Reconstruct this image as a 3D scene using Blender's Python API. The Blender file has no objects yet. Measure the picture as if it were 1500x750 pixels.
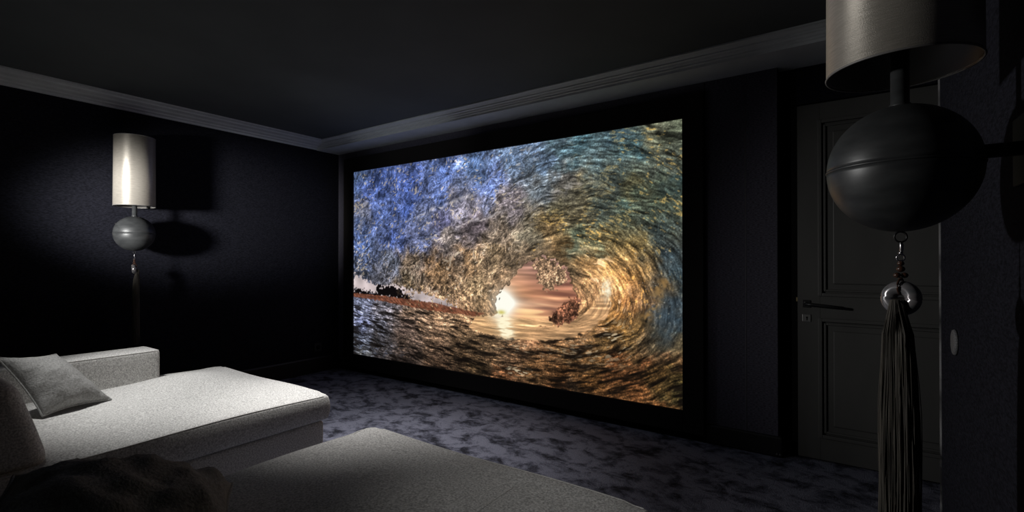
import bpy, bmesh, math, random
import numpy as np
from mathutils import Vector, Matrix, noise as mnoise

C = bpy.context.scene.collection
SC = bpy.context.scene
PI = math.pi
random.seed(4)

# ------------------------------------------------------------------ camera
cam_data = bpy.data.cameras.new('camera')
cam_data.sensor_fit = 'HORIZONTAL'
cam_data.sensor_width = 36.0
cam_data.lens = 36.0*714.9/1500
cam_data.shift_y = .0015
cam_data.clip_start = .02
cam = bpy.data.objects.new('camera', cam_data)
C.objects.link(cam)
cam.location = (0, 0, 1.17)
cam.rotation_euler = (math.radians(90+.3516), math.radians(0), math.radians(34.812))
SC.camera = cam

# ------------------------------------------------------------------ world, lights, exposure
world = bpy.data.worlds.new('world')
SC.world = world
world.use_nodes = True
world.node_tree.nodes['Background'].inputs[0].default_value = (.35, .42, .55, 1)
world.node_tree.nodes['Background'].inputs[1].default_value = .002

SC.view_settings.view_transform = 'Standard'
SC.view_settings.look = 'None'
SC.view_settings.exposure = 0
SC.view_settings.gamma = 1
SC.view_settings.use_curve_mapping = False


def spot(name, loc, target, watts, angle, blend, size, color=(1, 1, 1)):
    d = bpy.data.lights.new(name, 'SPOT')
    d.energy = watts; d.spot_size = math.radians(angle); d.spot_blend = blend
    d.shadow_soft_size = size; d.color = color
    o = bpy.data.objects.new(name, d)
    C.objects.link(o)
    o.location = loc
    o.rotation_euler = (Vector(target)-Vector(loc)).to_track_quat('-Z', 'Y').to_euler()
    return o


# bare spot lights without fixtures, at ceiling height or lower at the sides
spot('ceiling_spot_seats', (-3.25, .50, 2.37), (-2.98, 1.36, .42), 190, 58, 1.0, .05, (1, .99, .97))
spot('fill_spot_sofa', (-2.50, 1.75, 2.37), (-2.15, 1.88, 0), 165, 60, 1.0, .05, (1, .97, .94))  # added spot, brightens the near chaise's front corner and fades behind it
spot('side_lamp_left', (-3.35, -.55, 1.50), (-4.40, 1.36, 1.56), 640, 29, 1.0, .14, (1, .98, .95))
spot('fill_spot_cornice', (-2.75, -.30, 1.50), (-3.35, 3.2, 2.24), 42, 26, 1.0, .06, (.92, .96, 1))  # wash light added to brighten the pelmet and the strip above the screen
spot('side_lamp_right', (-2.65, .15, 1.58), (.12, 1.95, 1.12), 130, 58, 1.0, .06, (1, .98, .95))
spot('fill_spot_carpet', (-2.7, 2.4, 2.37), (-2.2, 2.75, 0), 24, 110, 1.0, .08, (.82, .88, 1))  # added fill that lifts the carpet before the screen


# ------------------------------------------------------------------ materials
def material(name, color, rough=.6, metal=0.0, spec=.5):
    m = bpy.data.materials.new(name)
    m.use_nodes = True
    b = m.node_tree.nodes['Principled BSDF']
    b.inputs['Base Color'].default_value = (*color, 1)
    b.inputs['Roughness'].default_value = rough
    b.inputs['Metallic'].default_value = metal
    b.inputs['Specular IOR Level'].default_value = spec
    return m


def grain(m, c1, c2, scale, stretch=(1, 1, 1), detail=4, bump=0.0, dist=.002, lo=.35, hi=.65, scale2=None):
    """colour variation and fine relief from object-space noise"""
    nt = m.node_tree; N = nt.nodes; L = nt.links; b = N['Principled BSDF']
    tc = N.new('ShaderNodeTexCoord'); mp = N.new('ShaderNodeMapping'); mp.inputs['Scale'].default_value = stretch
    L.new(tc.outputs['Object'], mp.inputs[0])
    n = N.new('ShaderNodeTexNoise'); n.inputs['Scale'].default_value = scale; n.inputs['Detail'].default_value = detail
    L.new(mp.outputs[0], n.inputs['Vector'])
    r = N.new('ShaderNodeValToRGB')
    r.color_ramp.elements[0].position = lo; r.color_ramp.elements[1].position = hi
    r.color_ramp.elements[0].color = (*c1, 1); r.color_ramp.elements[1].color = (*c2, 1)
    L.new(n.outputs['Fac'], r.inputs[0]); L.new(r.outputs[0], b.inputs['Base Color'])
    if bump:
        n2 = n
        if scale2:
            n2 = N.new('ShaderNodeTexNoise'); n2.inputs['Scale'].default_value = scale2; n2.inputs['Detail'].default_value = 3
            L.new(mp.outputs[0], n2.inputs['Vector'])
        bp = N.new('ShaderNodeBump'); bp.inputs['Strength'].default_value = bump; bp.inputs['Distance'].default_value = dist
        L.new(n2.outputs['Fac'], bp.inputs['Height']); L.new(bp.outputs[0], b.inputs['Normal'])
    return m


M = {}
M['wall_fabric'] = grain(material('navy_wall_fabric', (.006, .006, .009), .9, 0, .12), (.005, .0053, .0085), (.0145, .015, .0225), 60, (1, 1, 3), 5, .5, .003)
M['panel_fabric'] = grain(material('dark_panel_fabric', (.03, .03, .04), .9, 0, .2), (.034, .033, .044), (.100, .095, .124), 70, (1, 1, 4), 5, .5, .003)
M['ceiling'] = grain(material('charcoal_ceiling_paint', (.03, .034, .036), .8, 0, .3), (.070, .078, .082), (.078, .087, .092), 3)
M['moulding'] = grain(material('grey_moulding_paint', (.12, .125, .13), .55, 0, .4), (.46, .49, .51), (.52, .55, .57), 8)
M['skirting'] = material('black_skirting_paint', (.008, .008, .009), .5, 0, .4)
M['black'] = material('matt_black_velvet', (.006, .006, .006), .95, 0, .1)
M['frame'] = material('black_velvet_frame', (.016, .014, .013), .9, 0, .2)
M['door'] = grain(material('dark_grey_door_paint', (.035, .034, .032), .5, 0, .4), (.060, .060, .058), (.072, .072, .069), 5, (1, 1, .3))
M['edge'] = grain(material('worn_pale_edge', (.2, .2, .2), .6), (.02, .02, .022), (.30, .30, .31), 7, (1, 1, 1), 3, 0, 0, .40, .60)
M['seam'] = material('grey_seam_strip', (.10, .10, .11), .7)
M['steel'] = material('brushed_steel', (.42, .42, .42), .35, 1)
M['brass'] = material('brass', (.6, .5, .28), .35, 1)
M['chrome'] = material('chrome_hook', (.75, .73, .76), .18, 1)
M['dark_metal'] = material('blackened_metal', (.03, .03, .032), .4, .6)
M['sphere'] = grain(material('dark_grey_ball', (.06, .062, .064), .42, .25), (.034, .036, .038), (.055, .058, .060), 14, (1, 1, 3), 5, .15, .002)
M['bead'] = material('brown_wooden_bead', (.05, .022, .014), .3)
M['nacre'] = grain(material('grey_nacre', (.22, .22, .23), .22, .5), (.16, .17, .18), (.30, .28, .29), 20, (1, 1, 4), 3)
M['tassel'] = grain(material('taupe_tassel_yarn', (.07, .062, .052), .75), (.05, .045, .038), (.095, .085, .07), 30, (3, 3, .3))
M['linen'] = grain(material('grey_chaise_fabric', (.5, .49, .47), .9, 0, .2), (.30, .297, .29), (.74, .73, .71), 150, (1, 1, 1), 3, .6, .002, .30, .70)
M['linen_pale'] = grain(material('grey_chaise_piping', (.5, .49, .47), .9, 0, .2), (.46, .455, .445), (.62, .61, .59), 150)
M['pillow'] = grain(material('grey_felted_pillow', (.3, .3, .295), .95, 0, .15), (.22, .22, .215), (.38, .38, .37), 130, (1, 1, 1), 4, .7, .004, .3, .7)
M['disc'] = grain(material('grey_speaker_grille', (.2, .2, .2), .7), (.06, .06, .065), (.16, .16, .165), 300)

# lampshade: champagne silk with a horizontal weave
m = material('champagne_silk_shade', (.52, .48, .42), .46, .45, .6)
nt = m.node_tree; N = nt.nodes; L = nt.links; b = N['Principled BSDF']
tc = N.new('ShaderNodeTexCoord'); mp = N.new('ShaderNodeMapping'); mp.inputs['Scale'].default_value = (14, 14, 380)
L.new(tc.outputs['Object'], mp.inputs[0])
nz = N.new('ShaderNodeTexNoise'); nz.inputs['Scale'].default_value = 2.2; nz.inputs['Detail'].default_value = 5
L.new(mp.outputs[0], nz.inputs['Vector'])
rp = N.new('ShaderNodeValToRGB'); rp.color_ramp.elements[0].position = .3; rp.color_ramp.elements[1].position = .7
rp.color_ramp.elements[0].color = (.40, .37, .32, 1); rp.color_ramp.elements[1].color = (.58, .54, .48, 1)
L.new(nz.outputs['Fac'], rp.inputs[0]); L.new(rp.outputs[0], b.inputs['Base Color'])
b.inputs['Anisotropic'].default_value = .9
tn = N.new('ShaderNodeCombineXYZ'); tn.inputs[2].default_value = 1; L.new(tn.outputs[0], b.inputs['Tangent'])
n2 = N.new('ShaderNodeTexNoise'); n2.inputs['Scale'].default_value = 650; L.new(tc.outputs['Object'], n2.inputs['Vector'])
bp = N.new('ShaderNodeBump'); bp.inputs['Strength'].default_value = .35; bp.inputs['Distance'].default_value = .001
L.new(n2.outputs['Fac'], bp.inputs['Height']); L.new(bp.outputs[0], b.inputs['Normal'])
M['shade'] = m
M['lining'] = material('silver_shade_lining', (.20, .195, .19), .5, .3)

# carpet: blue grey velvet pile with dark brushed patches
m = material('blue_grey_carpet', (.1, .1, .12), .9, 0, .2)
nt = m.node_tree; N = nt.nodes; L = nt.links; b = N['Principled BSDF']
tc = N.new('ShaderNodeTexCoord')
mp = N.new('ShaderNodeMapping'); mp.inputs['Rotation'].default_value = (0, 0, .5); mp.inputs['Scale'].default_value = (1, 1.25, 1)
L.new(tc.outputs['Object'], mp.inputs[0])
na = N.new('ShaderNodeTexNoise'); na.inputs['Scale'].default_value = 6.5; na.inputs['Detail'].default_value = 9; na.inputs['Roughness'].default_value = .70; na.inputs['Distortion'].default_value = .35
L.new(mp.outputs[0], na.inputs['Vector'])
nb = N.new('ShaderNodeTexNoise'); nb.inputs['Scale'].default_value = 150; nb.inputs['Detail'].default_value = 3
L.new(tc.outputs['Object'], nb.inputs['Vector'])
rp = N.new('ShaderNodeValToRGB'); e = rp.color_ramp.elements
e[0].position = .38; e[0].color = (.018, .019, .028, 1); e[1].position = .545; e[1].color = (.190, .195, .255, 1)
k = e.new(.455); k.color = (.085, .088, .122, 1)
L.new(na.outputs['Fac'], rp.inputs[0])
mx = N.new('ShaderNodeMix'); mx.data_type = 'RGBA'; mx.blend_type = 'MULTIPLY'; mx.inputs[0].default_value = .75
r2 = N.new('ShaderNodeValToRGB'); r2.color_ramp.elements[0].position = .3; r2.color_ramp.elements[1].position = .62
r2.color_ramp.elements[0].color = (.45, .45, .45, 1)
L.new(nb.outputs['Fac'], r2.inputs[0]); L.new(rp.outputs[0], mx.inputs[6]); L.new(r2.outputs[0], mx.inputs[7]); L.new(mx.outputs[2], b.inputs['Base Color'])
ad = N.new('ShaderNodeMath'); ad.operation = 'MULTIPLY_ADD'; ad.inputs[1].default_value = .5
L.new(na.outputs['Fac'], ad.inputs[0]); L.new(nb.outputs['Fac'], ad.inputs[2])
bp = N.new('ShaderNodeBump'); bp.inputs['Strength'].default_value = .9; bp.inputs['Distance'].default_value = .012
L.new(ad.outputs[0], bp.inputs['Height']); L.new(bp.outputs[0], b.inputs['Normal'])
M['carpet'] = m


# ------------------------------------------------------------------ helpers
def link(name, mesh, mat, parent=None):
    o = bpy.data.objects.new(name, mesh)
    C.objects.link(o)
    if mat: mesh.materials.append(M[mat])
    if parent: o.parent = parent
    return o


def obj(name, bm, mat, parent=None, smooth=False):
    me = bpy.data.meshes.new(name)
    bmesh.ops.recalc_face_normals(bm, faces=bm.faces)
    bm.to_mesh(me); bm.free()
    if smooth:
        for p in me.polygons: p.use_smooth = True
    return link(name, me, mat, parent)


def thing(name, label, cat, loc=(0, 0, 0), group=None):
    o = bpy.data.objects.new(name, None); C.objects.link(o)
    o.empty_display_size = .1
    o.location = loc
    return tag(o, label, cat, group)


def tag(o, label, cat, group=None):
    o['label'] = label; o['category'] = cat
    if group: o['group'] = group
    return o


def struct(o):
    o['kind'] = 'structure'
    return o


def box(bm, x0, x1, y0, y1, z0, z1, bevel=0.0, seg=2):
    r = bmesh.ops.create_cube(bm, size=1)
    vs = r['verts']
    bmesh.ops.scale(bm, vec=(x1-x0, y1-y0, z1-z0), verts=vs)
    bmesh.ops.translate(bm, vec=((x0+x1)/2, (y0+y1)/2, (z0+z1)/2), verts=vs)
    if bevel:
        es = list({e for v in vs for e in v.link_edges})
        bmesh.ops.bevel(bm, geom=es, offset=bevel, segments=seg, profile=.5, affect='EDGES')
    return bm


def boxobj(name, dims, mat, parent=None, bevel=0.0, seg=2):
    return obj(name, box(bmesh.new(), *dims, bevel=bevel, seg=seg), mat, parent, smooth=False)


def extrude(name, profile, axis, a, b_, mat, parent=None):
    """a closed profile (list of 2D points) swept along x or y between a and b_"""
    bm = bmesh.new(); rings = []
    for t in (a, b_):
        rings.append([bm.verts.new((t, p, z) if axis == 'x' else (p, t, z)) for p, z in profile])
    n = len(profile)
    for i in range(n):
        bm.faces.new((rings[0][i], rings[0][(i+1) % n], rings[1][(i+1) % n], rings[1][i]))
    bm.faces.new(rings[0]); bm.faces.new(rings[1])
    return obj(name, bm, mat, parent)


def lathe(bm, prof, seg=48, close=False):
    rings = []
    for r, z in prof:
        rings.append([bm.verts.new((max(r, 1e-5)*math.cos(2*PI*i/seg), max(r, 1e-5)*math.sin(2*PI*i/seg), z)) for i in range(seg)])
    m = len(rings)
    for j in range(m if close else m-1):
        a, b_ = rings[j], rings[(j+1) % m]
        for i in range(seg):
            bm.faces.new((a[i], a[(i+1) % seg], b_[(i+1) % seg], b_[i]))
    if not close:
        bm.faces.new(rings[0]); bm.faces.new(rings[-1])
    return bm


def tube(bm, pts, r, seg=8, closed=False, radii=None):
    pts = [Vector(p) for p in pts]; n = len(pts); rings = []
    up = Vector((.13, .21, 1)).normalized()
    for i, p in enumerate(pts):
        a = pts[(i-1) % n] if closed or i > 0 else p
        c = pts[(i+1) % n] if closed or i < n-1 else p
        t = (c-a).normalized()
        u = t.cross(up)
        if u.length < 1e-3: u = t.cross(Vector((1, 0, 0)))
        u.normalize(); v = t.cross(u)
        rr = radii[i] if radii else r
        rings.append([bm.verts.new(p+rr*(math.cos(2*PI*k/seg)*u+math.sin(2*PI*k/seg)*v)) for k in range(seg)])
    for i in range(n if closed else n-1):
        a, b_ = rings[i], rings[(i+1) % n]
        for k in range(seg):
            bm.faces.new((a[k], a[(k+1) % seg], b_[(k+1) % seg], b_[k]))
    if not closed:
        bm.faces.new(rings[0]); bm.faces.new(rings[-1])
    return bm


def torus_pts(c, R, axis, n=32, a0=0, a1=2*PI):
    q = Vector(axis).to_track_quat('Z', 'Y')
    return [Vector(c)+q @ Vector((R*math.cos(a0+(a1-a0)*i/n), R*math.sin(a0+(a1-a0)*i/n), 0)) for i in range(n)]


def soft_box(x0, x1, y0, y1, z0, z1, r, n=(20, 20, 6), warp=None):
    """box with generously rounded edges and a fine enough skin to be puffed up by warp(x, y, z, u, v, w)"""
    h = Vector(((x1-x0)/2, (y1-y0)/2, (z1-z0)/2)); c = Vector(((x0+x1)/2, (y0+y1)/2, (z0+z1)/2))
    def ticks(half, k):
        inner = max(half-r, 1e-4)
        a = [-half+r*(1-math.cos(i*PI/8)) for i in range(4)]
        mid = [-inner+2*inner*i/k for i in range(k+1)]
        return a+mid+[-q for q in reversed(a)]
    T = [ticks(h[i], n[i]) for i in range(3)]
    bm = bmesh.new(); cache = {}
    def vert(p):
        key = tuple(round(q, 6) for q in p)
        if key in cache: return cache[key]
        inn = Vector([max(-(h[i]-r), min(h[i]-r, p[i])) for i in range(3)])
        d = Vector(p)-inn
        q = inn+(d.normalized()*r if d.length > 1e-9 else d)
        uvw = [q[i]/h[i] for i in range(3)]
        w = c+q
        if warp: w = w+Vector(warp(w.x, w.y, w.z, *uvw))
        cache[key] = bm.verts.new(w)
        return cache[key]
    for ax in range(3):
        i, j = [(1, 2), (0, 2), (0, 1)][ax]
        for s in (-1, 1):
            for a in range(len(T[i])-1):
                for b_ in range(len(T[j])-1):
                    f = []
                    for (p, q) in ((a, b_), (a+1, b_), (a+1, b_+1), (a, b_+1)):
                        P = [0, 0, 0]; P[ax] = s*h[ax]; P[i] = T[i][p]; P[j] = T[j][q]
                        f.append(vert(P))
                    if len(set(f)) == 4:
                        try: bm.faces.new(f)
                        except ValueError: pass
    return bm


def fbm(x, y, z, s):
    return mnoise.noise(Vector((x*s, y*s, z*s)))


def patch_pillow(name, corners, puff, label, group, mat='pillow', seed=0.0, wrinkle=.008, back=.45, pin=.055):
    """a stuffed square pillow hung between its four corners (given in order round the edge)"""
    A, B, Cc, D = [Vector(p) for p in corners]
    base = (A+B+Cc+D)/4
    nrm = ((B-A).cross(D-A)).normalized()
    n = 34
    root = thing(name, label, 'pillow', base, group)
    bm = bmesh.new(); rows = {}
    for side in (1, -1):
        for i in range(n+1):
            for j in range(n+1):
                u, v = i/n, j/n
                if side == -1 and (i in (0, n) or j in (0, n)):
                    rows[side, i, j] = rows[1, i, j]; continue
                pu = 4*u*(1-u); pv = 4*v*(1-v)
                uu = u+pin*pv*(1-2*u)*.9*(1-.0*pu); vv = v+pin*pu*(1-2*v)*.9
                P = A*(1-uu)*(1-vv)+B*uu*(1-vv)+Cc*uu*vv+D*(1-uu)*vv
                hgt = puff*(pu**.55)*(pv**.55)
                k = min(1, 3*pu)*min(1, 3*pv)
                w = wrinkle*(fbm(P.x+seed, P.y, P.z, 14)+.7*abs(fbm(P.x, P.y+seed, P.z, 26)))*min(1, 4*pu)*min(1, 4*pv)
                e = 1-min(1, 2.2*min(pu, pv))
                w += .010*e*math.sin(26*(u-v)+seed*3)*(pu*pv)**.3
                P = P+nrm*side*(hgt*(1 if side == 1 else back)+w*k)
                rows[side, i, j] = bm.verts.new(P-base)
    for side in (1, -1):
        for i in range(n):
            for j in range(n):
                f = [rows[side, i, j], rows[side, i+1, j], rows[side, i+1, j+1], rows[side, i, j+1]]
                bm.faces.new(f if side == 1 else f[::-1])
    rim = [rows[1, i, 0].co.copy() for i in range(n)]+[rows[1, n, j].co.copy() for j in range(n)]+[rows[1, i, n].co.copy() for i in range(n, 0, -1)]+[rows[1, 0, j].co.copy() for j in range(n, 0, -1)]
    obj('pillow_cover', bm, mat, root, True)
    obj('seam_piping', tube(bmesh.new(), rim, .0042, 6, True), mat, root, True)
    return root


# ------------------------------------------------------------------ the room
XL, XR, YB, YD, ZC = -4.611, .274, 3.30, 3.36, 2.40
YF, XA, YE = -1.9, 1.10, 2.41          # wall behind the camera, side of the door recess, end of the right wall
bm = bmesh.new()
box(bm, XL-.2, XA+.2, YF-.2, 4.0, -.06, 0)
floor = struct(obj('floor', bm, 'carpet'))
struct(boxobj('ceiling', (XL-.2, XA+.2, YF-.2, 4.0, ZC, ZC+.1), 'ceiling'))
struct(boxobj('wall_left', (XL-.15, XL, YF-.15, 3.6, 0, ZC), 'wall_fabric'))
struct(boxobj('wall_front', (XL, XA, YF-.15, YF, 0, ZC), 'wall_fabric'))
struct(boxobj('wall_right', (XR, XA+.15, YF, YE, 0, ZC), 'wall_fabric'))
struct(boxobj('wall_recess', (XA, XA+.15, YE, 3.6, 0, ZC), 'wall_fabric'))
wall_back = struct(boxobj('wall_back', (XL, -.36, YB+.014, 3.55, 0, ZC), 'black'))
g = .0016
for x0, x1, z0, z1 in ((XL, -4.478, .10, 2.326), (-4.478, -4.30, 2.262, 2.326), (-4.30, -.775, 2.262, 2.326), (-.775, -.536, .10, 2.326), (-.536, -.36, .10, 2.326)):
    boxobj('fabric_panel', (x0+g, x1-g, YB, YB+.015, z0, z1), 'panel_fabric', wall_back, .0015, 1)
boxobj('seam_strip', (-.5378, -.5342, YB-.002, YB+.004, .12, 2.326), 'seam', wall_back)
boxobj('lower_panel', (-4.478, -.775, YB, YB+.015, .0, 2.262), 'black', wall_back)
# wall round the door, with a black strip in the gap between it and the screen wall
wd = bmesh.new()
box(wd, -.27, XA, 3.385, 3.55, 2.105, ZC)
box(wd, .727, XA, 3.385, 3.55, 0, 2.105)
struct(obj('wall_door', wd, 'wall_fabric'))
struct(boxobj('trim_1', (-.36, -.268, 3.39, 3.50, 0, ZC), 'black'))
struct(boxobj('trim_2', (XR-.0045, XR+.004, YE-.003, YE+.006, 0, ZC), 'edge'))
struct(boxobj('wall_behind_door', (-.36, XA, 3.60, 3.65, 0, ZC), 'black'))

# stepped cornices: a deep pelmet over the screen, a shallow one along the left wall
ys = 3.035
pelmet = [(3.32, 2.326), (ys, 2.326), (ys-.004, 2.340), (ys-.016, 2.344), (ys-.016, 2.352), (ys-.028, 2.356), (ys-.034, 2.366), (ys-.046, 2.370), (ys-.046, 2.377), (ys-.060, 2.381), (ys-.074, 2.389), (ys-.088, 2.391), (ys-.088, ZC+.002), (3.32, ZC+.002)]
struct(extrude('trim_3', pelmet, 'x', XL, -.36, 'moulding'))
pel2 = [(3.40 if y > 3.3 else y, z) for y, z in pelmet]
struct(extrude('trim_4', pel2, 'x', -.36, XA, 'moulding'))
lc = [(XL-.01, 2.330), (XL+.014, 2.330), (XL+.018, 2.343), (XL+.050, 2.348), (XL+.054, 2.357), (XL+.10, 2.362), (XL+.112, 2.371), (XL+.165, 2.376), (XL+.172, 2.385), (XL+.212, 2.389), (XL+.214, ZC+.002), (XL-.01, ZC+.002)]
struct(extrude('trim_5', lc, 'y', YF, YB+.01, 'moulding'))
bl = [(XL-.01, 0), (XL+.018, 0), (XL+.018, .145), (XL+.010, .158), (XL-.01, .158)]
struct(extrude('baseboard_left', bl, 'y', YF, YB+.01, 'skirting'))
bb = struct(boxobj('baseboard_back', (-.772, -.338, YB-.016, YB+.06, 0, .122), 'skirting', None, .010, 3))
boxobj('cable_socket', (-.372, -.364, YB-.019, YB-.015, .016, .026), 'steel', bb)
boxobj('cable_socket', (-.356, -.348, YB-.019, YB-.015, .016, .026), 'steel', bb)
struct(boxobj('baseboard_corner', (XL+.018, -4.478, YB-.016, YB+.01, 0, .10), 'skirting', None, .004, 1))
struct(boxobj('baseboard_right', (XR-.014, XR, YF, YE-.01, 0, .122), 'skirting', None, .004, 1))

# ------------------------------------------------------------------ door leaf with two sunk panels
door = struct(boxobj('door_1', (-.264, .720, YD+.012, YD+.045, .012, 2.090), 'door'))
dw0, dw1 = -.264, .720
def rail(name, x0, x1, z0, z1): boxobj(name, (x0, x1, YD, YD+.014, z0, z1), 'door', door, .0015, 1)
pl, pr = -.150, .606
rail('stile', dw0, pl, .012, 2.090); rail('stile', pr, dw1, .012, 2.090)
rail('rail', pl, pr, 1.980, 2.090); rail('rail', pl, pr, .825, .972); rail('rail', pl, pr, .012, .150)
for z0, z1 in ((.972, 1.980), (.150, .825)):
    # bolection moulding: two stepped fillets round a raised field
    for k, (o_, wdt, yy) in enumerate(((-.010, .020, -.010), (.018, .012, .0))):
        mb = bmesh.new()
        a, b_, c, d = pl+o_, pr-o_, z0+o_, z1-o_
        for q in ((a, a+wdt, c, d), (b_-wdt, b_, c, d), (a+wdt, b_-wdt, c, c+wdt), (a+wdt, b_-wdt, d-wdt, d)):
            box(mb, q[0], q[1], YD+yy, YD+.013, q[2], q[3], .003, 2)
        obj('panel_moulding', mb, 'door', door)
    boxobj('door_panel', (pl+.062, pr-.062, YD+.003, YD+.013, z0+.062, z1-.062), 'door', door, .006, 2)
boxobj('handle_plate', (-.240, -.196, YD-.006, YD, .893, .937), 'dark_metal', door, .003, 2)
hd = bmesh.new()
tube(hd, [(-.218, YD, .915), (-.218, YD-.05, .915)], .009, 12)
tube(hd, [(-.226, YD-.05, .916), (-.19, YD-.052, .915), (-.11, YD-.05, .909), (-.035, YD-.046, .903)], .008, 12, False, [.008, .0095, .009, .0075])
obj('handle', hd, 'dark_metal', door, True)
boxobj('handle_boss', (-.230, -.224, YD-.0085, YD-.004, .905, .928), 'steel', door, .001, 1)
lk = boxobj('lock_plate', (-.240, -.196, YD-.005, YD, .809, .853), 'steel', door, .002, 2)
kh = bmesh.new()
tube(kh, [(-.216, YD-.0045, .835), (-.216, YD-.0062, .835)], .005, 12)
box(kh, -.2185, -.2135, YD-.0062, YD-.0045, .818, .836)
obj('keyhole', kh, 'black', lk)
boxobj('latch_bolt', (-.274, -.262, YD+.016, YD+.032, .925, .951), 'brass', door, .002, 1)
for z in (.3, 1.8):
    boxobj('hinge', (.717, .725, YD-.004, YD+.03, z, z+.1), 'steel', door)

# ------------------------------------------------------------------ projection screen
scr = thing('projection_screen', 'large black framed projection screen showing a curling ocean wave at sunset', 'screen', (-2.625, YB, .045))
ox, oz = -2.625, .045
def fr(x0, x1, z0, z1): boxobj('frame_rail', (x0-ox, x1-ox, -.034, 0, z0-oz, z1-oz), 'frame', scr, .004, 2)
sx0, sx1, sz0, sz1 = -4.3275, -.9117, .186, 2.106
fr(-4.475, sx0, .045, 2.255); fr(sx1, -.778, .045, 2.255); fr(sx0, sx1, sz1, 2.255); fr(sx0, sx1, .045, sz0)
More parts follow.
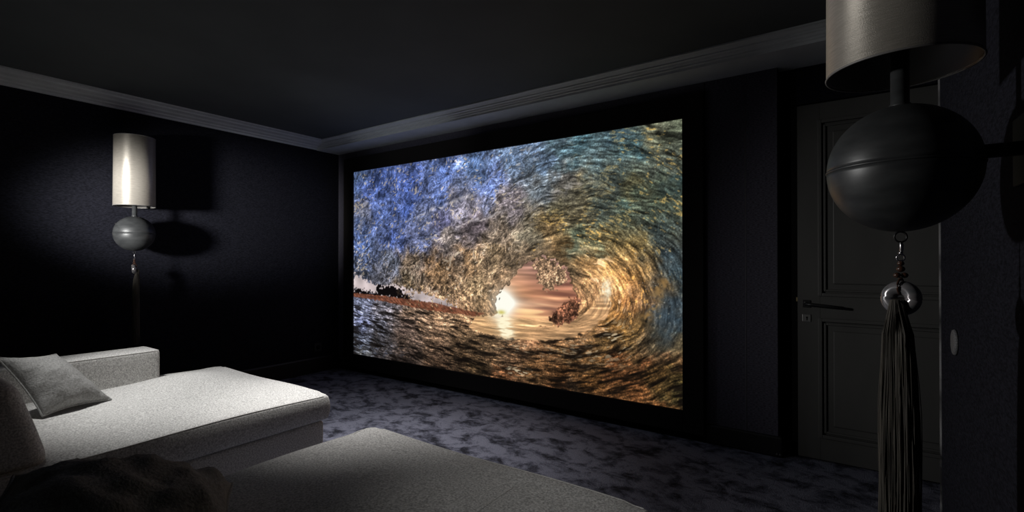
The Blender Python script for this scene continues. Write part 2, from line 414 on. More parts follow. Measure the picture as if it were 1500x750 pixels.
# colours (s, t, r, g, b) and outlines of the wave picture, s to the right and t down the screen
WAVE_COLOURS = [(0.021, 0.02, 70, 90, 130), (0.069, 0.12, 75, 95, 160), (0.13, 0.074, 60, 80, 140), (0.244, 0.109, 65, 85, 150), (0.244, 0.212, 70, 95, 170), 
                (0.374, 0.064, 75, 95, 150), (0.348, 0.191, 90, 110, 170), (0.49, 0.053, 80, 105, 150), (0.533, 0.153, 95, 115, 175), (0.596, 0.044, 90, 110, 140), 
                (0.594, 0.25, 120, 110, 115), (0.037, 0.227, 110, 115, 140), (0.129, 0.271, 80, 100, 160), (0.297, 0.268, 110, 120, 160), 
                (0.444, 0.25, 130, 125, 140), (0.372, 0.323, 80, 80, 110), (0.036, 0.375, 70, 90, 140), (0.187, 0.381, 75, 95, 160), (0.296, 0.368, 90, 100, 140), 
                (0.396, 0.389, 110, 100, 95), (0.488, 0.331, 90, 80, 85), (0.573, 0.367, 110, 95, 80), (0.067, 0.468, 85, 100, 140), (0.158, 0.503, 90, 95, 110), 
                (0.242, 0.486, 120, 100, 80), (0.346, 0.518, 125, 95, 65), (0.465, 0.485, 130, 100, 70), (0.552, 0.455, 120, 100, 75), (0.612, 0.485, 110, 95, 75), 
                (0.035, 0.541, 60, 65, 80), (0.128, 0.557, 90, 90, 100), (0.242, 0.588, 100, 85, 65), (0.371, 0.582, 110, 85, 60), (0.487, 0.608, 115, 95, 70), 
                (0.551, 0.604, 100, 80, 60), (0.652, 0.399, 100, 95, 80), (0.689, 0.345, 100, 85, 60), (0.655, -0.001, 90, 110, 140), (0.691, 0.092, 85, 105, 130), 
                (0.745, 0.048, 75, 100, 110), (0.78, 0.028, 65, 95, 105), (0.86, 0.021, 70, 95, 105), (0.905, 0.083, 60, 85, 90), (0.948, 0.043, 95, 95, 75), 
                (0.989, 0.029, 70, 75, 60), (0.961, 0.144, 75, 80, 70), (0.987, 0.221, 55, 75, 75), (0.812, 0.115, 80, 100, 105), (0.744, 0.157, 110, 105, 100), 
                (0.778, 0.19, 120, 110, 85), (0.859, 0.176, 75, 85, 80), (0.903, 0.234, 100, 95, 65), (0.946, 0.264, 70, 80, 65), (0.987, 0.293, 70, 78, 65), 
                (0.69, 0.204, 90, 100, 110), (0.726, 0.265, 90, 85, 65), (0.826, 0.275, 65, 75, 70), (0.888, 0.282, 60, 80, 75), (0.777, 0.297, 70, 65, 50), 
                (0.689, 0.387, 115, 95, 65), (0.725, 0.43, 70, 60, 40), (0.776, 0.418, 70, 85, 75), (0.825, 0.432, 75, 85, 70), (0.857, 0.395, 90, 85, 60), 
                (0.901, 0.434, 110, 95, 55), (0.915, 0.509, 130, 105, 55), (0.945, 0.386, 60, 75, 75), (0.972, 0.46, 45, 65, 75), (0.984, 0.532, 40, 60, 70), 
                (0.856, 0.51, 170, 145, 90), (0.825, 0.498, 150, 125, 80), (0.808, 0.537, 150, 125, 80), (0.84, 0.588, 200, 175, 120), (0.878, 0.573, 170, 140, 85), 
                (0.908, 0.559, 140, 110, 60), (0.791, 0.617, 150, 120, 80), (0.823, 0.667, 175, 150, 105), (0.862, 0.65, 140, 115, 70), (0.9, 0.634, 110, 85, 50), 
                (0.929, 0.607, 80, 70, 50), (0.95, 0.606, 110, 85, 50), (0.942, 0.655, 110, 85, 55), (0.963, 0.653, 55, 70, 80), (0.99, 0.651, 40, 60, 75), 
                (0.806, 0.747, 165, 140, 100), (0.773, 0.779, 150, 125, 90), (0.722, 0.795, 165, 135, 95), (0.649, 0.812, 190, 150, 110), (0.854, 0.715, 90, 75, 45), 
                (0.884, 0.724, 100, 85, 50), (0.913, 0.708, 65, 58, 40), (0.942, 0.728, 50, 55, 50), (0.976, 0.724, 40, 55, 65), (0.853, 0.766, 60, 50, 30), 
                (0.822, 0.797, 65, 55, 35), (0.756, 0.822, 80, 65, 45), (0.035, 0.708, 110, 115, 140), (0.127, 0.718, 120, 115, 125), (0.241, 0.741, 120, 95, 75), 
                (0.345, 0.747, 150, 115, 85), (0.463, 0.749, 165, 125, 90), (0.529, 0.756, 170, 130, 90), (0.034, 0.818, 95, 100, 130), (0.127, 0.824, 80, 80, 90), 
                (0.24, 0.826, 105, 85, 75), (0.344, 0.828, 110, 85, 65), (0.463, 0.826, 90, 70, 50), (0.528, 0.846, 110, 85, 60), (0.61, 0.847, 110, 85, 60), 
                (0.034, 0.929, 80, 85, 100), (0.126, 0.931, 65, 60, 60), (0.24, 0.928, 80, 65, 55), (0.344, 0.926, 85, 65, 50), (0.462, 0.919, 70, 52, 35), 
                (0.569, 0.898, 90, 70, 50), (0.034, 0.984, 110, 110, 110), (0.239, 0.996, 50, 40, 35), (0.368, 0.986, 75, 55, 40), (0.484, 0.991, 55, 42, 28), 
                (0.569, 0.986, 100, 65, 40), (0.667, 0.879, 100, 80, 55), (0.739, 0.852, 90, 75, 50), (0.789, 0.855, 110, 90, 60), (0.837, 0.82, 100, 85, 55), 
                (0.883, 0.812, 80, 68, 45), (0.927, 0.804, 60, 55, 40), (0.968, 0.797, 60, 55, 40), (0.995, 0.804, 110, 90, 55), (0.666, 0.935, 80, 62, 40), 
                (0.738, 0.933, 60, 45, 28), (0.805, 0.905, 75, 58, 35), (0.868, 0.891, 85, 60, 38), (0.926, 0.853, 110, 75, 48), (0.981, 0.842, 105, 75, 50), 
                (0.666, 1.006, 60, 48, 32), (0.738, 0.987, 85, 62, 40), (0.821, 0.953, 80, 60, 35), (0.897, 0.934, 95, 68, 42), (0.954, 0.92, 80, 60, 35), 
                (0.994, 0.91, 70, 60, 35), (0.771, 1.018, 70, 60, 45), (0.851, 0.996, 95, 72, 45), (0.911, 0.98, 110, 78, 48), (0.953, 0.944, 45, 42, 28), 
                (0.993, 0.957, 50, 45, 30), (0.966, 0.993, 95, 65, 40)]
WAVE_SHAPES = {'eye': [(0.548, 0.664), (0.565, 0.627), (0.582, 0.597), (0.606, 0.563), (0.624, 0.519), (0.643, 0.502), (0.664, 0.485), (0.688, 0.476), (0.71, 0.476), (0.728, 0.498), (0.745, 0.517), (0.751, 0.56), (0.768, 0.605), (0.778, 0.639), (0.779, 0.671), (0.767, 0.715), (0.74, 0.746), (0.686, 0.761), (0.63, 0.766), (0.581, 0.75), (0.552, 0.717)],
               'eyewater': [(0.486, 0.737), (0.56, 0.728), (0.61, 0.746), (0.686, 0.756), (0.757, 0.727), (0.799, 0.675), (0.831, 0.614), (0.855, 0.638), (0.839, 0.704), (0.806, 0.747), (0.756, 0.792), (0.686, 0.817), (0.61, 0.821), (0.528, 0.813), (0.463, 0.795)],
               'skyleft': [(-0.0, 0.557), (0.035, 0.575), (0.067, 0.596), (0.104, 0.616), (0.128, 0.621), (0.163, 0.616), (0.192, 0.608), (0.219, 0.623), (0.252, 0.635), (0.289, 0.646), (0.32, 0.651), (0.35, 0.668), (0.382, 0.678), (0.413, 0.695), (0.434, 0.712), (0.345, 0.704), (0.241, 0.68), (0.127, 0.668), (-0.001, 0.666)],
               'trees': [(-0.001, 0.64), (0.022, 0.646), (0.067, 0.654), (0.106, 0.662), (0.107, 0.623), (0.119, 0.611), (0.134, 0.628), (0.151, 0.627), (0.18, 0.612), (0.197, 0.625), (0.214, 0.637), (0.23, 0.657), (0.268, 0.668), (0.241, 0.683), (0.127, 0.675), (-0.001, 0.67)],
               'beach': [(-0.001, 0.666), (0.127, 0.671), (0.241, 0.68), (0.345, 0.691), (0.452, 0.713), (0.518, 0.724), (0.486, 0.737), (0.345, 0.73), (0.213, 0.713), (0.097, 0.695), (-0.001, 0.688)],
               'splash': [(0.657, 0.49), (0.688, 0.474), (0.715, 0.485), (0.738, 0.517), (0.745, 0.553), (0.737, 0.58), (0.714, 0.606), (0.691, 0.61), (0.676, 0.583), (0.664, 0.541)],
               'rock': [(0.701, 0.729), (0.708, 0.706), (0.726, 0.671), (0.754, 0.641), (0.771, 0.627), (0.778, 0.666), (0.771, 0.704), (0.75, 0.734), (0.722, 0.748)]}
WAVE_RIDGES = [([(0.27, 0.289), (0.328, 0.248), (0.373, 0.233), (0.426, 0.206), (0.467, 0.193)], 0.01, 0.8), ([(0.396, 0.357), (0.466, 0.314), (0.532, 0.298), (0.584, 0.267)], 0.006, 0.6), ([(0.384, 0.34), (0.347, 0.371), (0.296, 0.392)], 0.006, 0.5), ([(0.03, 0.3), (0.046, 0.25), (0.034, 0.211), (0.062, 0.178)], 0.014, 0.6), ([(0.467, 0.205), (0.516, 0.144), (0.554, 0.096), (0.592, 0.061)], 0.007, 0.35), ([(0.664, 0.258), (0.69, 0.233), (0.73, 0.21), (0.778, 0.19)], 0.012, 0.5)]


def paint_wave(W, H):
    """the picture on the screen (a hollow ocean wave at sunset), as an H x W x 3 sRGB array"""
    rs = np.random.RandomState(11)
    S, T = np.meshgrid((np.arange(W)+.5)/W, (np.arange(H)+.5)/H)
    fy = np.fft.fftfreq(H)[:, None]; fx = np.fft.rfftfreq(W)[None, :]
    def blur(a, sx, sy=None):
        sy = sx if sy is None else sy
        g = np.exp(-2*np.pi**2*((fx*sx)**2+(fy*sy)**2))
        return np.fft.irfft2(np.fft.rfft2(a)*g, s=(H, W))
    def norm(a): return (a-a.mean())/a.std()
    def noise(s, sy=None): return norm(blur(rs.randn(H, W), s, sy))
    def ss(a, b, x):
        t = np.clip((x-a)/(b-a), 0, 1); return t*t*(3-2*t)
    def inside(poly, jit=0.0, sc=2.0, s=None, t=None):
        px = (S if s is None else s)+jit*noise(sc); py = (T if t is None else t)+jit*1.5*noise(sc)
        c = np.zeros((H, W), bool); n = len(poly)
        for i in range(n):
            x0, y0 = poly[i]; x1, y1 = poly[(i+1) % n]
            if y0 == y1: continue
            k = ((y0 > py) != (y1 > py)) & (px < (x1-x0)*(py-y0)/(y1-y0)+x0)
            c ^= k
        return np.clip(blur(c.astype(float), .7), 0, 1)
    def mix(c, m, rgb):
        return c*(1-m[..., None])+m[..., None]*np.array(rgb)/255.
    # --- broad colours
    num = np.zeros((H, W, 3)); den = np.zeros((H, W))
    wx = S+.010*noise(9)+.004*noise(3); wy = T+.015*noise(9)+.006*noise(3)
    for s, t, r, g, b in WAVE_COLOURS:
        d2 = ((wx-s)*1.79)**2+(wy-t)**2
        w = 1/(d2+.0006)**1.6
        num += w[..., None]*np.array((r, g, b)); den += w
    col = num/den[..., None]/255.
    # --- direction in which the water streams
    ex, ey = .735, .64
    dx = (S-ex)*1.79/1.35; dy = T-ey
    ang = np.arctan2(-dx/1.35, dy)                      # along ellipses round the eye
    vx = -dy*1.35*-1; vy = -dx
    far = ss(.78, .40, S)*ss(.80, .60, T)
    l = np.hypot(vx, vy)+1e-6; vx = vx/l; vy = vy/l
    sgn = np.where(vx < 0, -1, 1); vx *= sgn; vy *= sgn
    vx = vx*(1-far*.8)+far*.8*.90; vy = vy*(1-far*.8)+far*.8*-.42
    sea = ss(.69, .76, T+.05*ss(.4, 0, S))*(1-ss(.80, .95, S)*ss(.88, .78, T))
    seay = .13*ss(.65, .3, S)-.50*ss(.62, 1.0, S)
    vx = vx*(1-sea)+sea; vy = vy*(1-sea)+sea*seay
    wob = (.45*noise(11)+.55*noise(4.5)+.35*noise(2))*(.22+.62*ss(.75, .45, S)*ss(.72, .6, T))*(1-.5*sea)
    ca, sa = np.cos(wob), np.sin(wob)
    vx, vy = vx*ca-vy*sa, vx*sa+vy*ca
    l = np.hypot(vx, vy)+1e-6; vx /= l; vy /= l
    def lic(src, n, step=1.0):
        acc = src.copy()
        for sg in (1, -1):
            px = S*W-.5; py = T*H-.5
            for k in range(n):
                ix = np.clip(np.rint(px), 0, W-1).astype(int); iy = np.clip(np.rint(py), 0, H-1).astype(int)
                px = px+sg*step*vx[iy, ix]; py = py+sg*step*vy[iy, ix]
                ix = np.clip(np.rint(px), 0, W-1).astype(int); iy = np.clip(np.rint(py), 0, H-1).astype(int)
                acc += src[iy, ix]*(1-k/n*.6)
        return norm(acc)
    fine = lic(noise(.8), 5); mid = lic(noise(1.5, 1.2), 14); big = lic(noise(3.2, 2.2), 26); grain = noise(.7)
    ridge = -np.abs(lic(noise(2.6), 7)); ridge = norm(ridge)
    up = ss(.74, .62, T)*ss(.72, .55, S)                 # the splashy left lip
    def crinkle(s, l): return norm(-np.abs(lic(noise(s), l)))
    crk = norm(.6*crinkle(1.5, 3)+.6*crinkle(3.2, 5)+.35*crinkle(7, 8))
    left = ss(.72, .50, S)*ss(.76, .68, T)
    tex = .46*fine*(1-.4*left)+.40*mid*(1-.75*left)+.30*big*(1-.5*left)+.36*grain+.62*crk*left
    tex = norm(tex)
    amp = .27+.10*sea+.03*up-.08*ss(.65, .45, S)*ss(.5, .3, T)
    eyed = np.hypot((S-ex)*1.79, (T-ey)*1.15)
    amp = amp*(1-.25*ss(.33, .22, eyed)*ss(.1, .2, eyed))
    col = col*np.exp(amp*tex-.05)[..., None]
    lum = col.mean(-1, keepdims=True); col = lum+(col-lum)*(.87+.20*ss(.55, .7, S)*ss(.6, .75, T)-.28*ss(.86, .97, S)*ss(.3, .5, T)*ss(.86, .78, T))[..., None]
    col *= (1-.36*ss(.9, 2.2, -mid-.4*big)*(.6+.4*sea))[..., None]
    # long pale ridges of water sweeping up to the right
    for pts, w, k in WAVE_RIDGES:
        best = np.full((H, W), 9.); 
        for i in range(len(pts)-1):
            x0, y0 = pts[i]; x1, y1 = pts[i+1]
            ux, uy = (x1-x0)*1.79, y1-y0; q = ((S-x0)*1.79*ux+(T-y0)*uy)/(ux*ux+uy*uy); q = np.clip(q, 0, 1)
            best = np.minimum(best, np.hypot((S-x0)*1.79-q*ux, T-y0-q*uy+.004*big+.003*noise(3)*0))
        m = np.exp(-(best/w)**2)*k*np.clip(.6+.4*mid, 0, 1)
        col = mix(col, np.clip(m, 0, 1), (178, 172, 172))
        m = np.exp(-((best-1.6*w)/w)**2)*k*.5
        col = col*(1-.5*np.clip(m, 0, 1))[..., None]
    # gold and pale glints where the light comes through
    g1 = ss(.6, 1.6, lic(noise(1.2), 4)+.75*noise(16)-.15)
    gold = ss(.62, .95, S)*ss(.75, .5, T)*(.25+.75*ss(.78, 1.0, S+.35*(.3-T))*ss(.62, .4, T))
    band = np.exp(-((eyed-.30)/.10)**2)*ss(.55, .7, S)*ss(.85, .7, T)
    vary = np.clip(.5+.3*fine+.2*grain, 0, 1)
    col = mix(col, .8*g1*vary*np.clip(gold+band, 0, 1), (205, 172, 100))
    g2 = ss(1.3, 2.3, lic(noise(1.2), 4)+.5*noise(10))
    col = mix(col, .65*g2*up, (190, 175, 155))
    g3 = ss(1.0, 2.0, lic(noise(1.4), 9)+.6*noise(12))
    ring = np.exp(-((eyed-.20)/.07)**2)*ss(.70, .85, S)*ss(.8, .68, T)
    col = mix(col, .8*g3*ring, (255, 240, 200))
    strk = ss(.8, 1.8, -lic(noise(1.1), 14))
    col = mix(col, .45*strk*np.exp(-((eyed-.25)/.10)**2)*ss(.62, .8, S)*ss(.8, .68, T), (60, 45, 25))
    warm = np.exp(-((eyed-.27)/.12)**2)*ss(.60, .78, S)*ss(.80, .68, T)
    col = col*(1+.35*warm[..., None]*np.array((1.15, .90, .62)))
    col = col*(1+(ss(.5, .7, S)*ss(.35, .6, T)*ss(1., .88, S))[..., None]*np.array((.05, -.04, -.03)))
    sweep = lic(noise(7, 4), 40); col = col*np.exp(.14*sweep*left)[..., None]
    col = col*(1+.18*(up*ss(.25, .45, S))[..., None])
    # sea glitter below the sun, foam on the right
    gl = ss(.6, 1.5, lic(noise(1.3, .8), 5)+.4*noise(6))
    for s0, t0, rs_, rt_, k in ((.63, .86, .09, .02, .6), (.61, .955, .045, .018, 1.), (.05, .76, .08, .07, .5), (.06, .95, .14, .04, .5), (.8, .84, .09, .05, .45), (.85, .77, .05, .06, .6)):
        m = np.exp(-((S-s0)/rs_)**2-((T-t0)/rt_)**2)
        col = mix(col, np.clip(k*m*gl*1.2, 0, 1), (225, 205, 170) if s0 > .2 else (150, 160, 190))
    col = col*(1-.16*sea*ss(.80, .86, T))[..., None]
    dk = ss(.5, 1.4, -big-.5*mid)*sea
    col = mix(col, .6*dk, (18, 14, 12))
    # left: pale evening sky, trees and beach below the lip
    jag = .006*noise(2.2)+.004*noise(5)
    m = inside(WAVE_SHAPES['skyleft'], .0045, 1.8)
    skyc = np.stack([np.full((H, W), v) for v in (205., 190., 190.)], -1)/255.*(1+.10*noise(10)-.02)[..., None]
    col = col*(1-m[..., None])+skyc*m[..., None]
    m = inside(WAVE_SHAPES['trees'], .004, 1.5); col = mix(col, m, (14, 11, 12))
    m = inside(WAVE_SHAPES['beach'], .001, 2.); col = col*(1-m[..., None]*.9)+(np.array((112, 66, 48))/255.*np.exp(.15*fine)[..., None])*m[..., None]*.9
    # drops and rags of water hanging over the left sky
    rag = ss(.55, 1.1, lic(noise(1.6), 4)+1.3*ss(.70, .60, T+.02*noise(8))-.4-1.0*ss(.12, .0, S))
    zone = ss(.58, .62, T)*ss(.76, .70, T)*ss(.54, .50, S)*ss(.16, .30, S)
    drops = .75*rag*zone
    pal = (np.array((120, 98, 74))/255.)*np.exp(.5*tex)[..., None]
    col = col*(1-drops[..., None])+pal*drops[..., None]
    # the eye of the wave: sunset sky, streaked clouds
    me = inside(WAVE_SHAPES['eye'], .0035, 2.2)
    t = np.clip((T-.48)/.28, 0, 1)
    top = np.array((148, 116, 108)); midc = np.array((176, 118, 92)); bot = np.array((196, 142, 106))
    sky = np.where(t[..., None] < .5, top+(midc-top)*(t[..., None]*2), midc+(bot-midc)*(t[..., None]*2-1))/255.
    cl = norm(blur(rs.randn(H, W), 24, 2.6)); cl2 = norm(blur(rs.randn(H, W), 12, 1.5))
    sky = sky*np.exp(.16*cl+.06*cl2)[..., None]
    sky = mix(sky, .55*ss(.4, 1.6, cl)*ss(.6, .68, T), (250, 226, 160))
    sky = mix(sky, .35*ss(.6, 1.6, -cl), (120, 70, 66))
    ew = inside(WAVE_SHAPES['eyewater'], .002, 3.)
    wat = np.array((198, 155, 112))/255.*np.exp(.16*norm(blur(rs.randn(H, W), 16, 1.2))+.10*lic(noise(1., .7), 14))[..., None]
    col = col*(1-ew[..., None]*.85)+wat*ew[..., None]*.85
    col = col*(1-me[..., None])+sky*me[..., None]
    m = me*ss(.722, .735, T)                              # water inside the eye
    col = col*(1-m[..., None])+wat*m[..., None]
    sx, sy = .565, .672
    d = np.hypot((S-sx)*1.79, (T-sy)*1.0); lim = np.clip(me+ew+.25, 0, 1)
    a = np.clip((S-sx)/.06, -3, 4)
    halo = np.exp(-(d/.15)**2)
    col = mix(col, .5*halo*lim, (252, 205, 140))
    glow = np.exp(-(d/.062)**2)*1.3+.55*np.exp(-((T-sy+.003)/.022)**2)*np.exp(-np.clip(S-sx, 0, 1)/.06)*ss(-.02, .0, S-sx)
    col = mix(col, np.clip(glow*lim*1.5, 0, 1), (255, 253, 240))
    col = mix(col, np.clip(.7*np.exp(-((S-.566)/.012)**2-((T-.712)/.010)**2), 0, 1), (190, 175, 60))
    rx = .570+.03*(T-.72)/.1*.4
    refl = np.exp(-((S-rx)/(.016+.05*np.clip(T-.72, 0, 1)))**2)*ss(.715, .735, T)*ss(.835, .80, T)
    refl = refl*(.75+.35*norm(blur(rs.randn(H, W), 5, 1.)))
    col = mix(col, np.clip(refl*1.7, 0, 1), (255, 245, 210))
    # the lip hanging into the eye and the brown mass of spray at its right
    m = inside(WAVE_SHAPES['splash'], .004, 1.6)*.95
    c2 = np.array((158, 128, 100))/255.*np.exp(.26*noise(.9)+.22*noise(2.2, 3.5)-.12)[..., None]
    col = col*(1-m[..., None])+c2*m[..., None]
    m = inside(WAVE_SHAPES['rock'], .002, 1.8)*.97
    c3 = np.array((98, 64, 48))/255.*np.exp(.30*noise(.9)+.30*noise(3)-.1)[..., None]
    col = col*(1-m[..., None])+c3*m[..., None]
    # dark rim round the upper left of the eye
    edge = np.clip(blur(me, 3.0)-me, 0, 1)*ss(.74, .64, T)*ss(.80, .72, S)
    col = col*(1-1.1*np.clip(edge, 0, .6)*(.6+.4*ss(-.5, .8, noise(1.5))))[..., None]
    # bright spot on the far wall of the tube, spray and plume on the right
    gd = np.hypot((S-.841)*1.79*1.4, (T-.596)*.8)
    col = mix(col, np.clip(1.1*np.exp(-(gd/.028)**2)*(.75+.3*noise(1.5)), 0, 1), (255, 246, 215))
    pl = np.exp(-(((S-.947)+.28*(T-.62))/.016)**2)*ss(.53, .57, T)*ss(.75, .68, T)*(.65+.4*noise(2.))
    col = mix(col, np.clip(.8*pl, 0, 1), (150, 116, 70))
    sp = np.exp(-((S-.968)/.03)**2-((T-.68)/.10)**2)
    col = mix(col, np.clip(.45*sp*(1+.4*noise(4)), 0, 1), (58, 70, 78))
    dot = ss(2.1, 2.9, noise(.75))*ss(.8, .95, S)*ss(.85, .55, T)*ss(.25, .45, T)
    col = mix(col, .6*dot, (190, 190, 180))
    return np.clip(col, 0, 1)

GW, GH = 900, 506
pic = paint_wave(GW, GH)
lin = np.where(pic <= .04045, pic/12.92, ((pic+.055)/1.055)**2.4)
xs = np.linspace(sx0-ox, sx1-ox, GW); zs = np.linspace(sz1-oz, sz0-oz, GH)
co = np.zeros((GH, GW, 3), np.float32)
co[..., 0] = xs[None, :]; co[..., 2] = zs[:, None]; co[..., 1] = -.012
idx = np.arange(GW*GH).reshape(GH, GW)
quads = np.stack([idx[1:, :-1], idx[1:, 1:], idx[:-1, 1:], idx[:-1, :-1]], -1).reshape(-1, 4).astype(np.int32)
me = bpy.data.meshes.new('picture')
me.vertices.add(GW*GH); me.vertices.foreach_set('co', co.ravel())
me.loops.add(quads.size); me.loops.foreach_set('vertex_index', quads.ravel())
me.polygons.add(len(quads)); me.polygons.foreach_set('loop_start', np.arange(0, quads.size, 4, dtype=np.int32))
me.polygons.foreach_set('loop_total', np.full(len(quads), 4, np.int32))
me.update(calc_edges=True)
ca = me.color_attributes.new('picture_colour', 'FLOAT_COLOR', 'POINT')
ca.data.foreach_set('color', np.concatenate([lin, np.ones((GH, GW, 1))], -1).astype(np.float32).ravel())
m = bpy.data.materials.new('projected_picture'); m.use_nodes = True
nt = m.node_tree; nt.nodes.clear()
at_ = nt.nodes.new('ShaderNodeAttribute'); at_.attribute_name = 'picture_colour'
em = nt.nodes.new('ShaderNodeEmission'); em.inputs['Strength'].default_value = 1.0
ou = nt.nodes.new('ShaderNodeOutputMaterial')
nt.links.new(at_.outputs['Color'], em.inputs['Color']); nt.links.new(em.outputs[0], ou.inputs['Surface'])
M['picture'] = m
p = link('picture', me, 'picture', scr)
p['label'] = 'projected picture of a curling wave with a sunset seen through it'
boxobj('screen_backing', (sx0-ox, sx1-ox, -.010, 0, sz0-oz, sz1-oz), 'black', scr)

# ------------------------------------------------------------------ wall lamps
def make_lamp(label):
    """origin at the centre of the ball; the arm leaves along +x to the wall"""
    t = thing('wall_lamp', label, 'lamp', (0, 0, 0), 'wall lamps with a tassel')
    R = .129; n = 24
    gap = .0012
    up = [(R*math.cos(PI/2*i/n), R*math.sin(PI/2*i/n)+gap) for i in range(n+1)]
    obj('upper_half_ball', lathe(bmesh.new(), [(R-.02, gap)]+up, 72), 'sphere', t, True)
    lo = [(R*math.cos(PI/2*i/n), -R*math.sin(PI/2*i/n)-gap) for i in range(n+1)]
    obj('lower_half_ball', lathe(bmesh.new(), [(R-.02, -gap)]+lo, 72), 'sphere', t, True)
    obj('seam_band', lathe(bmesh.new(), [(R-.01, -.0022), (R+.0012, -.0022), (R+.0018, 0), (R+.0012, .0022), (R-.01, .0022)], 72, True), 'sphere', t, True)
    # arm and wall plate
    ab = bmesh.new(); tube(ab, [(R-.012, 0, .020), (.186, 0, .020)], .0135, 20)
    obj('arm', ab, 'dark_metal', t, True)
    boxobj('wall_plate', (.178, .190, -.066, .066, -.046, .086), 'dark_metal', t, .003, 2)
    # stem, fitter cup and shade
    st = bmesh.new(); lathe(st, [(.0185, R-.004), (.0185, R+.004), (.0160, R+.006), (.0160, .242), (.011, .244), (.011, .262)], 32)
    obj('stem', st, 'sphere', t, True)
    cp = bmesh.new(); lathe(cp, [(.012, .242), (.022, .248), (.028, .264), (.028, .285), (.020, .300)], 32)
    obj('lamp_holder', cp, 'black', t, True)
    bu = bmesh.new(); lathe(bu, [(.012, .30), (.013, .32), (.028, .355), (.031, .378), (.024, .400), (.004, .412)], 24)
    obj('bulb', bu, 'lining', t, True)
    zb, zt, r0, r1 = .205, .722, .129, .127
    sh = lathe(bmesh.new(), [(r0, zb), (r1, zt), (r1-.002, zt), (r0-.002, zb)], 96, True)
    shade = obj('lamp_shade', sh, 'shade', t, True)
    ln = lathe(bmesh.new(), [(r0-.0022, zb+.003), (r1-.0022, zt-.003), (r1-.0032, zt-.003), (r0-.0032, zb+.003)], 96, True)
    obj('shade_lining', ln, 'lining', shade, True)
    for z, r in ((zb, r0), (zt, r1)):
        rb = tube(bmesh.new(), torus_pts((0, 0, z), r-.0005, (0, 0, 1), 96), .0022, 8, True)
        obj('shade_rim', rb, 'lining', shade, True)
    sp = bmesh.new()
    for a in (.35, .35+2*PI/3, .35+4*PI/3):
        tube(sp, [(.02*math.cos(a), .02*math.sin(a), .262), ((r0-.004)*math.cos(a), (r0-.004)*math.sin(a), zb+.055)], .0016, 6)
    obj('shade_spider', sp, 'dark_metal', t, True)
    # ring, hook, beads, nacre ring and tassel
    rg = tube(bmesh.new(), torus_pts((0, 0, -.141), .0108, (.3, -.95, 0), 28), .0019, 8, True)
    obj('ring', rg, 'dark_metal', t, True)
    hk = bmesh.new()
    tube(hk, [(0, 0, -.150), (.0015, 0, -.158), (.0015, 0, -.168), (0, 0, -.174)], .0028, 10, False, [.002, .0036, .0036, .0024])
    tube(hk, [(0, 0, -.172), (0, 0, -.177)], .0042, 10)
    obj('swivel_hook', hk, 'chrome', t, True)
    dr = tube(bmesh.new(), torus_pts((0, 0, -.184), .0068, (.25, -.97, .05), 24), .0018, 8, True)
    obj('hook_loop', dr, 'chrome', t, True)
    for bx_, by_, bz, br in ((0, 0, -.196, .0062), (0, 0, -.2075, .0075), (-.0062, -.002, -.2205, .0066), (.0062, .002, -.2205, .0066), (0, 0, -.228, .004)):
        b_ = bmesh.new(); bmesh.ops.create_uvsphere(b_, u_segments=16, v_segments=10, radius=br)
        bmesh.ops.scale(b_, vec=(1, 1, .85), verts=b_.verts); bmesh.ops.translate(b_, vec=(bx_, by_, bz), verts=b_.verts)
        obj('bead', b_, 'bead', t, True)
    ax = Vector((-.42, -.90, .10)).normalized(); cz = -.268
    nb_ = tube(bmesh.new(), torus_pts((0, 0, cz), .0215, ax, 40), .0145, 20, True)
    obj('nacre_ring', nb_, 'nacre', t, True)
    ks = tube(bmesh.new(), torus_pts((0, 0, cz+.024), .0155, Vector((.9, -.42, 0)), 20), .0022, 6, True)
    obj('hanging_cord', ks, 'bead', t, True)
    rnd = random.Random(7)
    fb = bmesh.new()
    for k in range(420):
        a = rnd.uniform(0, 2*PI); q = math.sqrt(rnd.random())
        e = Vector((math.cos(a)*q, math.sin(a)*q, 0))
        front = ax*(.017+.006*rnd.random())
        side = 1 if k % 2 else -1
        lat = Vector((-ax.y, ax.x, 0))*side*.010
        L_ = .56+.04*rnd.random(); pts = []; rad = []
        for i in range(12):
            s = i/11
            if i == 0: p_ = Vector((0, 0, cz+.001))+e*.004
            elif i == 1: p_ = Vector((0, 0, cz-.006))+front*1.0+e*.006+lat*.4
            else:
                w = .011+.009*min(1, s*2.4)+.003*s
                p_ = Vector((0, 0, cz-.004-L_*(s-.06)))+front*(1-.55*min(1, s*3))+lat*(.9+.5*min(1, s*2))+e*w
                p_ += Vector((.0012*math.sin(9*s+k), .0012*math.cos(8*s+2*k), 0))
            pts.append(p_); rad.append(.0008)
        tube(fb, pts, .0011, 4, False, rad)
    f_ = obj('tassel_fringe', fb, 'tassel', t, True)
    f_['kind'] = 'stuff'
    return t


def dup(o, parent=None):
    c = o.copy(); C.objects.link(c)
    if parent: c.parent = parent
    for ch in o.children: dup(ch, c)
    return c


lamp_r = make_lamp('dark ball wall lamp hanging large in the foreground before the grey door')
lamp_l = dup(lamp_r)
lamp_r.location = (XR-.190, 1.290, 1.360)
lamp_l.location = (XL+.190, 1.390, 1.372)
lamp_l.rotation_euler = (0, 0, PI)
lamp_l['label'] = 'smaller distant ball wall lamp with bright silk shade on the left wall'

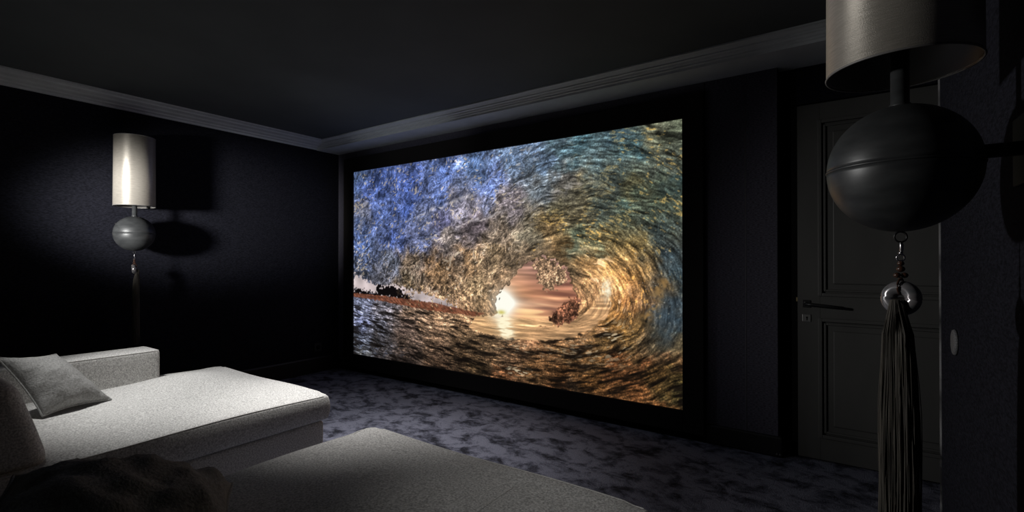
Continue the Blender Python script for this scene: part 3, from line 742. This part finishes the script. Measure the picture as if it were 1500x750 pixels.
# ------------------------------------------------------------------ fittings on the walls
so = thing('wall_socket', 'small black square socket low on the left wall near the corner', 'socket', (XL, 3.05, .26))
boxobj('socket_plate', (0, .010, -.042, .042, -.042, .042), 'dark_metal', so, .003, 2)
wl = bmesh.new(); tube(wl, [(.006, 0, 0), (.0125, 0, 0)], .022, 24)
obj('socket_well', wl, 'black', so, True)
di = thing('wall_disc', 'small round grey disc on the dark right wall beside the door', 'disc', (XR, 2.086, .909))
db = bmesh.new()
tube(db, [(-.0002, 0, 0), (-.005, 0, 0), (-.009, 0, 0), (-.0105, 0, 0)], .039, 36, False, [.041, .041, .039, .034])
obj('disc_cover', db, 'disc', di, True)

# ------------------------------------------------------------------ chaises
def make_chaise(label, x0, x1, y0, y1, dome, seam=None, arm=None, back=None):
    t = thing('chaise_longue', label, 'sofa', ((x0+x1)/2, (y0+y1)/2, 0), 'grey chaises before the screen')
    O = Vector(t.location)
    def rel(bm): bmesh.ops.translate(bm, vec=-O, verts=bm.verts); return bm
    obj('base', rel(soft_box(x0+.02, x1-.02, y0+.02, y1-.012, .045, .272, .022, (12, 12, 4))), 'linen', t, True)
    for fx in (x0+.10, x1-.10):
        for fy_ in (y0+.10, y1-.10):
            f = bmesh.new(); box(f, fx-.03, fx+.03, fy_-.03, fy_+.03, 0, .05)
            obj('foot', rel(f), 'black', t)
    def warp(x, y, z, u, v, w):
        top = max(0, w)
        k = max(0, 1-abs(u)**3)*max(0, 1-abs(v)**3)
        dz = top*dome(u, v)*k
        dz += top*.005*fbm(x, y, 0, 5.5)*k
        bul = .010*(1-w*w)*max(0, 1-(max(abs(u), abs(v)) < .97)*1)
        dx = bul*(1 if u > .97 else -1 if u < -.97 else 0); dy = bul*(1 if v > .97 else -1 if v < -.97 else 0)
        sag = -.006*top*math.cos(v*5.2+.6)*(abs(u) > .9)-.004*top*math.cos(u*4.+1)*(abs(v) > .9)
        return (dx, dy, dz+sag)
    cu = obj('seat_cushion', rel(soft_box(x0, x1, y0, y1, .278, .420, .016, (36, 44, 4), warp)), 'linen', t, True)
    # piping round the upper edge
    def edge(u, v):
        x = (x0+x1)/2+u*(x1-x0)/2; y = (y0+y1)/2+v*(y1-y0)/2
        sag = -.006*math.cos(v*5.2+.6)*(abs(u) > .9)-.004*math.cos(u*4.+1)*(abs(v) > .9)
        return Vector((x, y, .4150+sag))-O
    pts = []
    cx, cy = 1-.005/((x1-x0)/2), 1-.005/((y1-y0)/2); k = 40
    for i in range(k): pts.append(edge(cx, -cy+.03+(2*cy-.06)*i/(k-1)))
    for i in range(k): pts.append(edge(cx-.03-(2*cx-.06)*i/(k-1), cy))
    for i in range(k): pts.append(edge(-cx, cy-.03-(2*cy-.06)*i/(k-1)))
    for i in range(k): pts.append(edge(-cx+.03+(2*cx-.06)*i/(k-1), -cy))
    obj('piping', tube(bmesh.new(), pts, .0048, 8, True), 'linen_pale', cu, True)
    if seam:
        xs_, ya, yb = seam; q = []
        for i in range(24):
            y = ya+(yb-ya)*i/23
            u = (xs_-(x0+x1)/2)/((x1-x0)/2); v = (y-(y0+y1)/2)/((y1-y0)/2)
            kk = max(0, 1-abs(u)**3)*max(0, 1-abs(v)**3)
            q.append(Vector((xs_+.004*math.sin(i*.5), y, .4185+dome(u, v)*kk+.005*fbm(xs_, y, 0, 5.5)*kk))-O)
        obj('seam', tube(bmesh.new(), q, .0022, 6), 'linen_pale', cu, True)
    if arm:
        a0, a1, b0, b1, zt = arm
        ar = obj('armrest', rel(soft_box(a0, a1, b0, b1, .36, zt, .020, (4, 20, 4))), 'linen', t, True)
        q = [Vector(v_)-O for v_ in ((a1-.005, b0+.03, zt-.006), (a1-.005, b1-.02, zt-.006), (a1-.02, b1-.005, zt-.006), (a0+.02, b1-.005, zt-.006), (a0+.005, b1-.02, zt-.006), (a0+.005, b0+.03, zt-.006))]
        obj('arm_piping', tube(bmesh.new(), q, .003, 6), 'linen_pale', ar, True)
    if back:
        bx0, bx1, by0, by1, zt, lean = back
        def wb(x, y, z, u, v, w):
            return (0, -lean*(w+1)/2+.03*(1-u*u)*(1-w*w)*(1 if v > .2 else 0), 0)
        obj('back_cushion', rel(soft_box(bx0, bx1, by0, by1, .405, zt, .05, (20, 4, 10), wb)), 'linen', t, True)
    return t


make_chaise('pale grey chaise on the left with an armrest and plump front end', -3.70, -2.42, -.30, 1.672,
            lambda u, v: .018+.075*math.exp(-((u+.40)/.62)**2-((v-.72)/.26)**2),
            None, (-3.735, -3.495, -.30, 1.236, .622), (-3.49, -2.44, .04, .52, .74, .10))
make_chaise('grey chaise nearest the camera, its flat front corner pointing at the screen', -1.79, -.50, -.35, 1.462,
            lambda u, v: .012, (-.91, .35, 1.32), None, (-1.78, -.52, -.33, .02, .70, .05))

# ------------------------------------------------------------------ pillows
patch_pillow('pillow', [(-3.065, .615, .452), (-3.18, .903, .444), (-3.415, .735, .680), (-3.22, .49, .725)], .085,
             'grey felted pillow leaning against the armrest of the left chaise', 'loose pillows', seed=1.3)
patch_pillow('pillow', [(-1.638, 0.781, 0.452), (-1.720, 0.293, 0.633), (-1.258, 0.086, 0.650), (-1.152, 0.563, 0.470)], .115, 'dark crumpled pillow with a rounded top edge on the left side of the near chaise', 'loose pillows', seed=4.1, wrinkle=.020, pin=.05, back=.15)
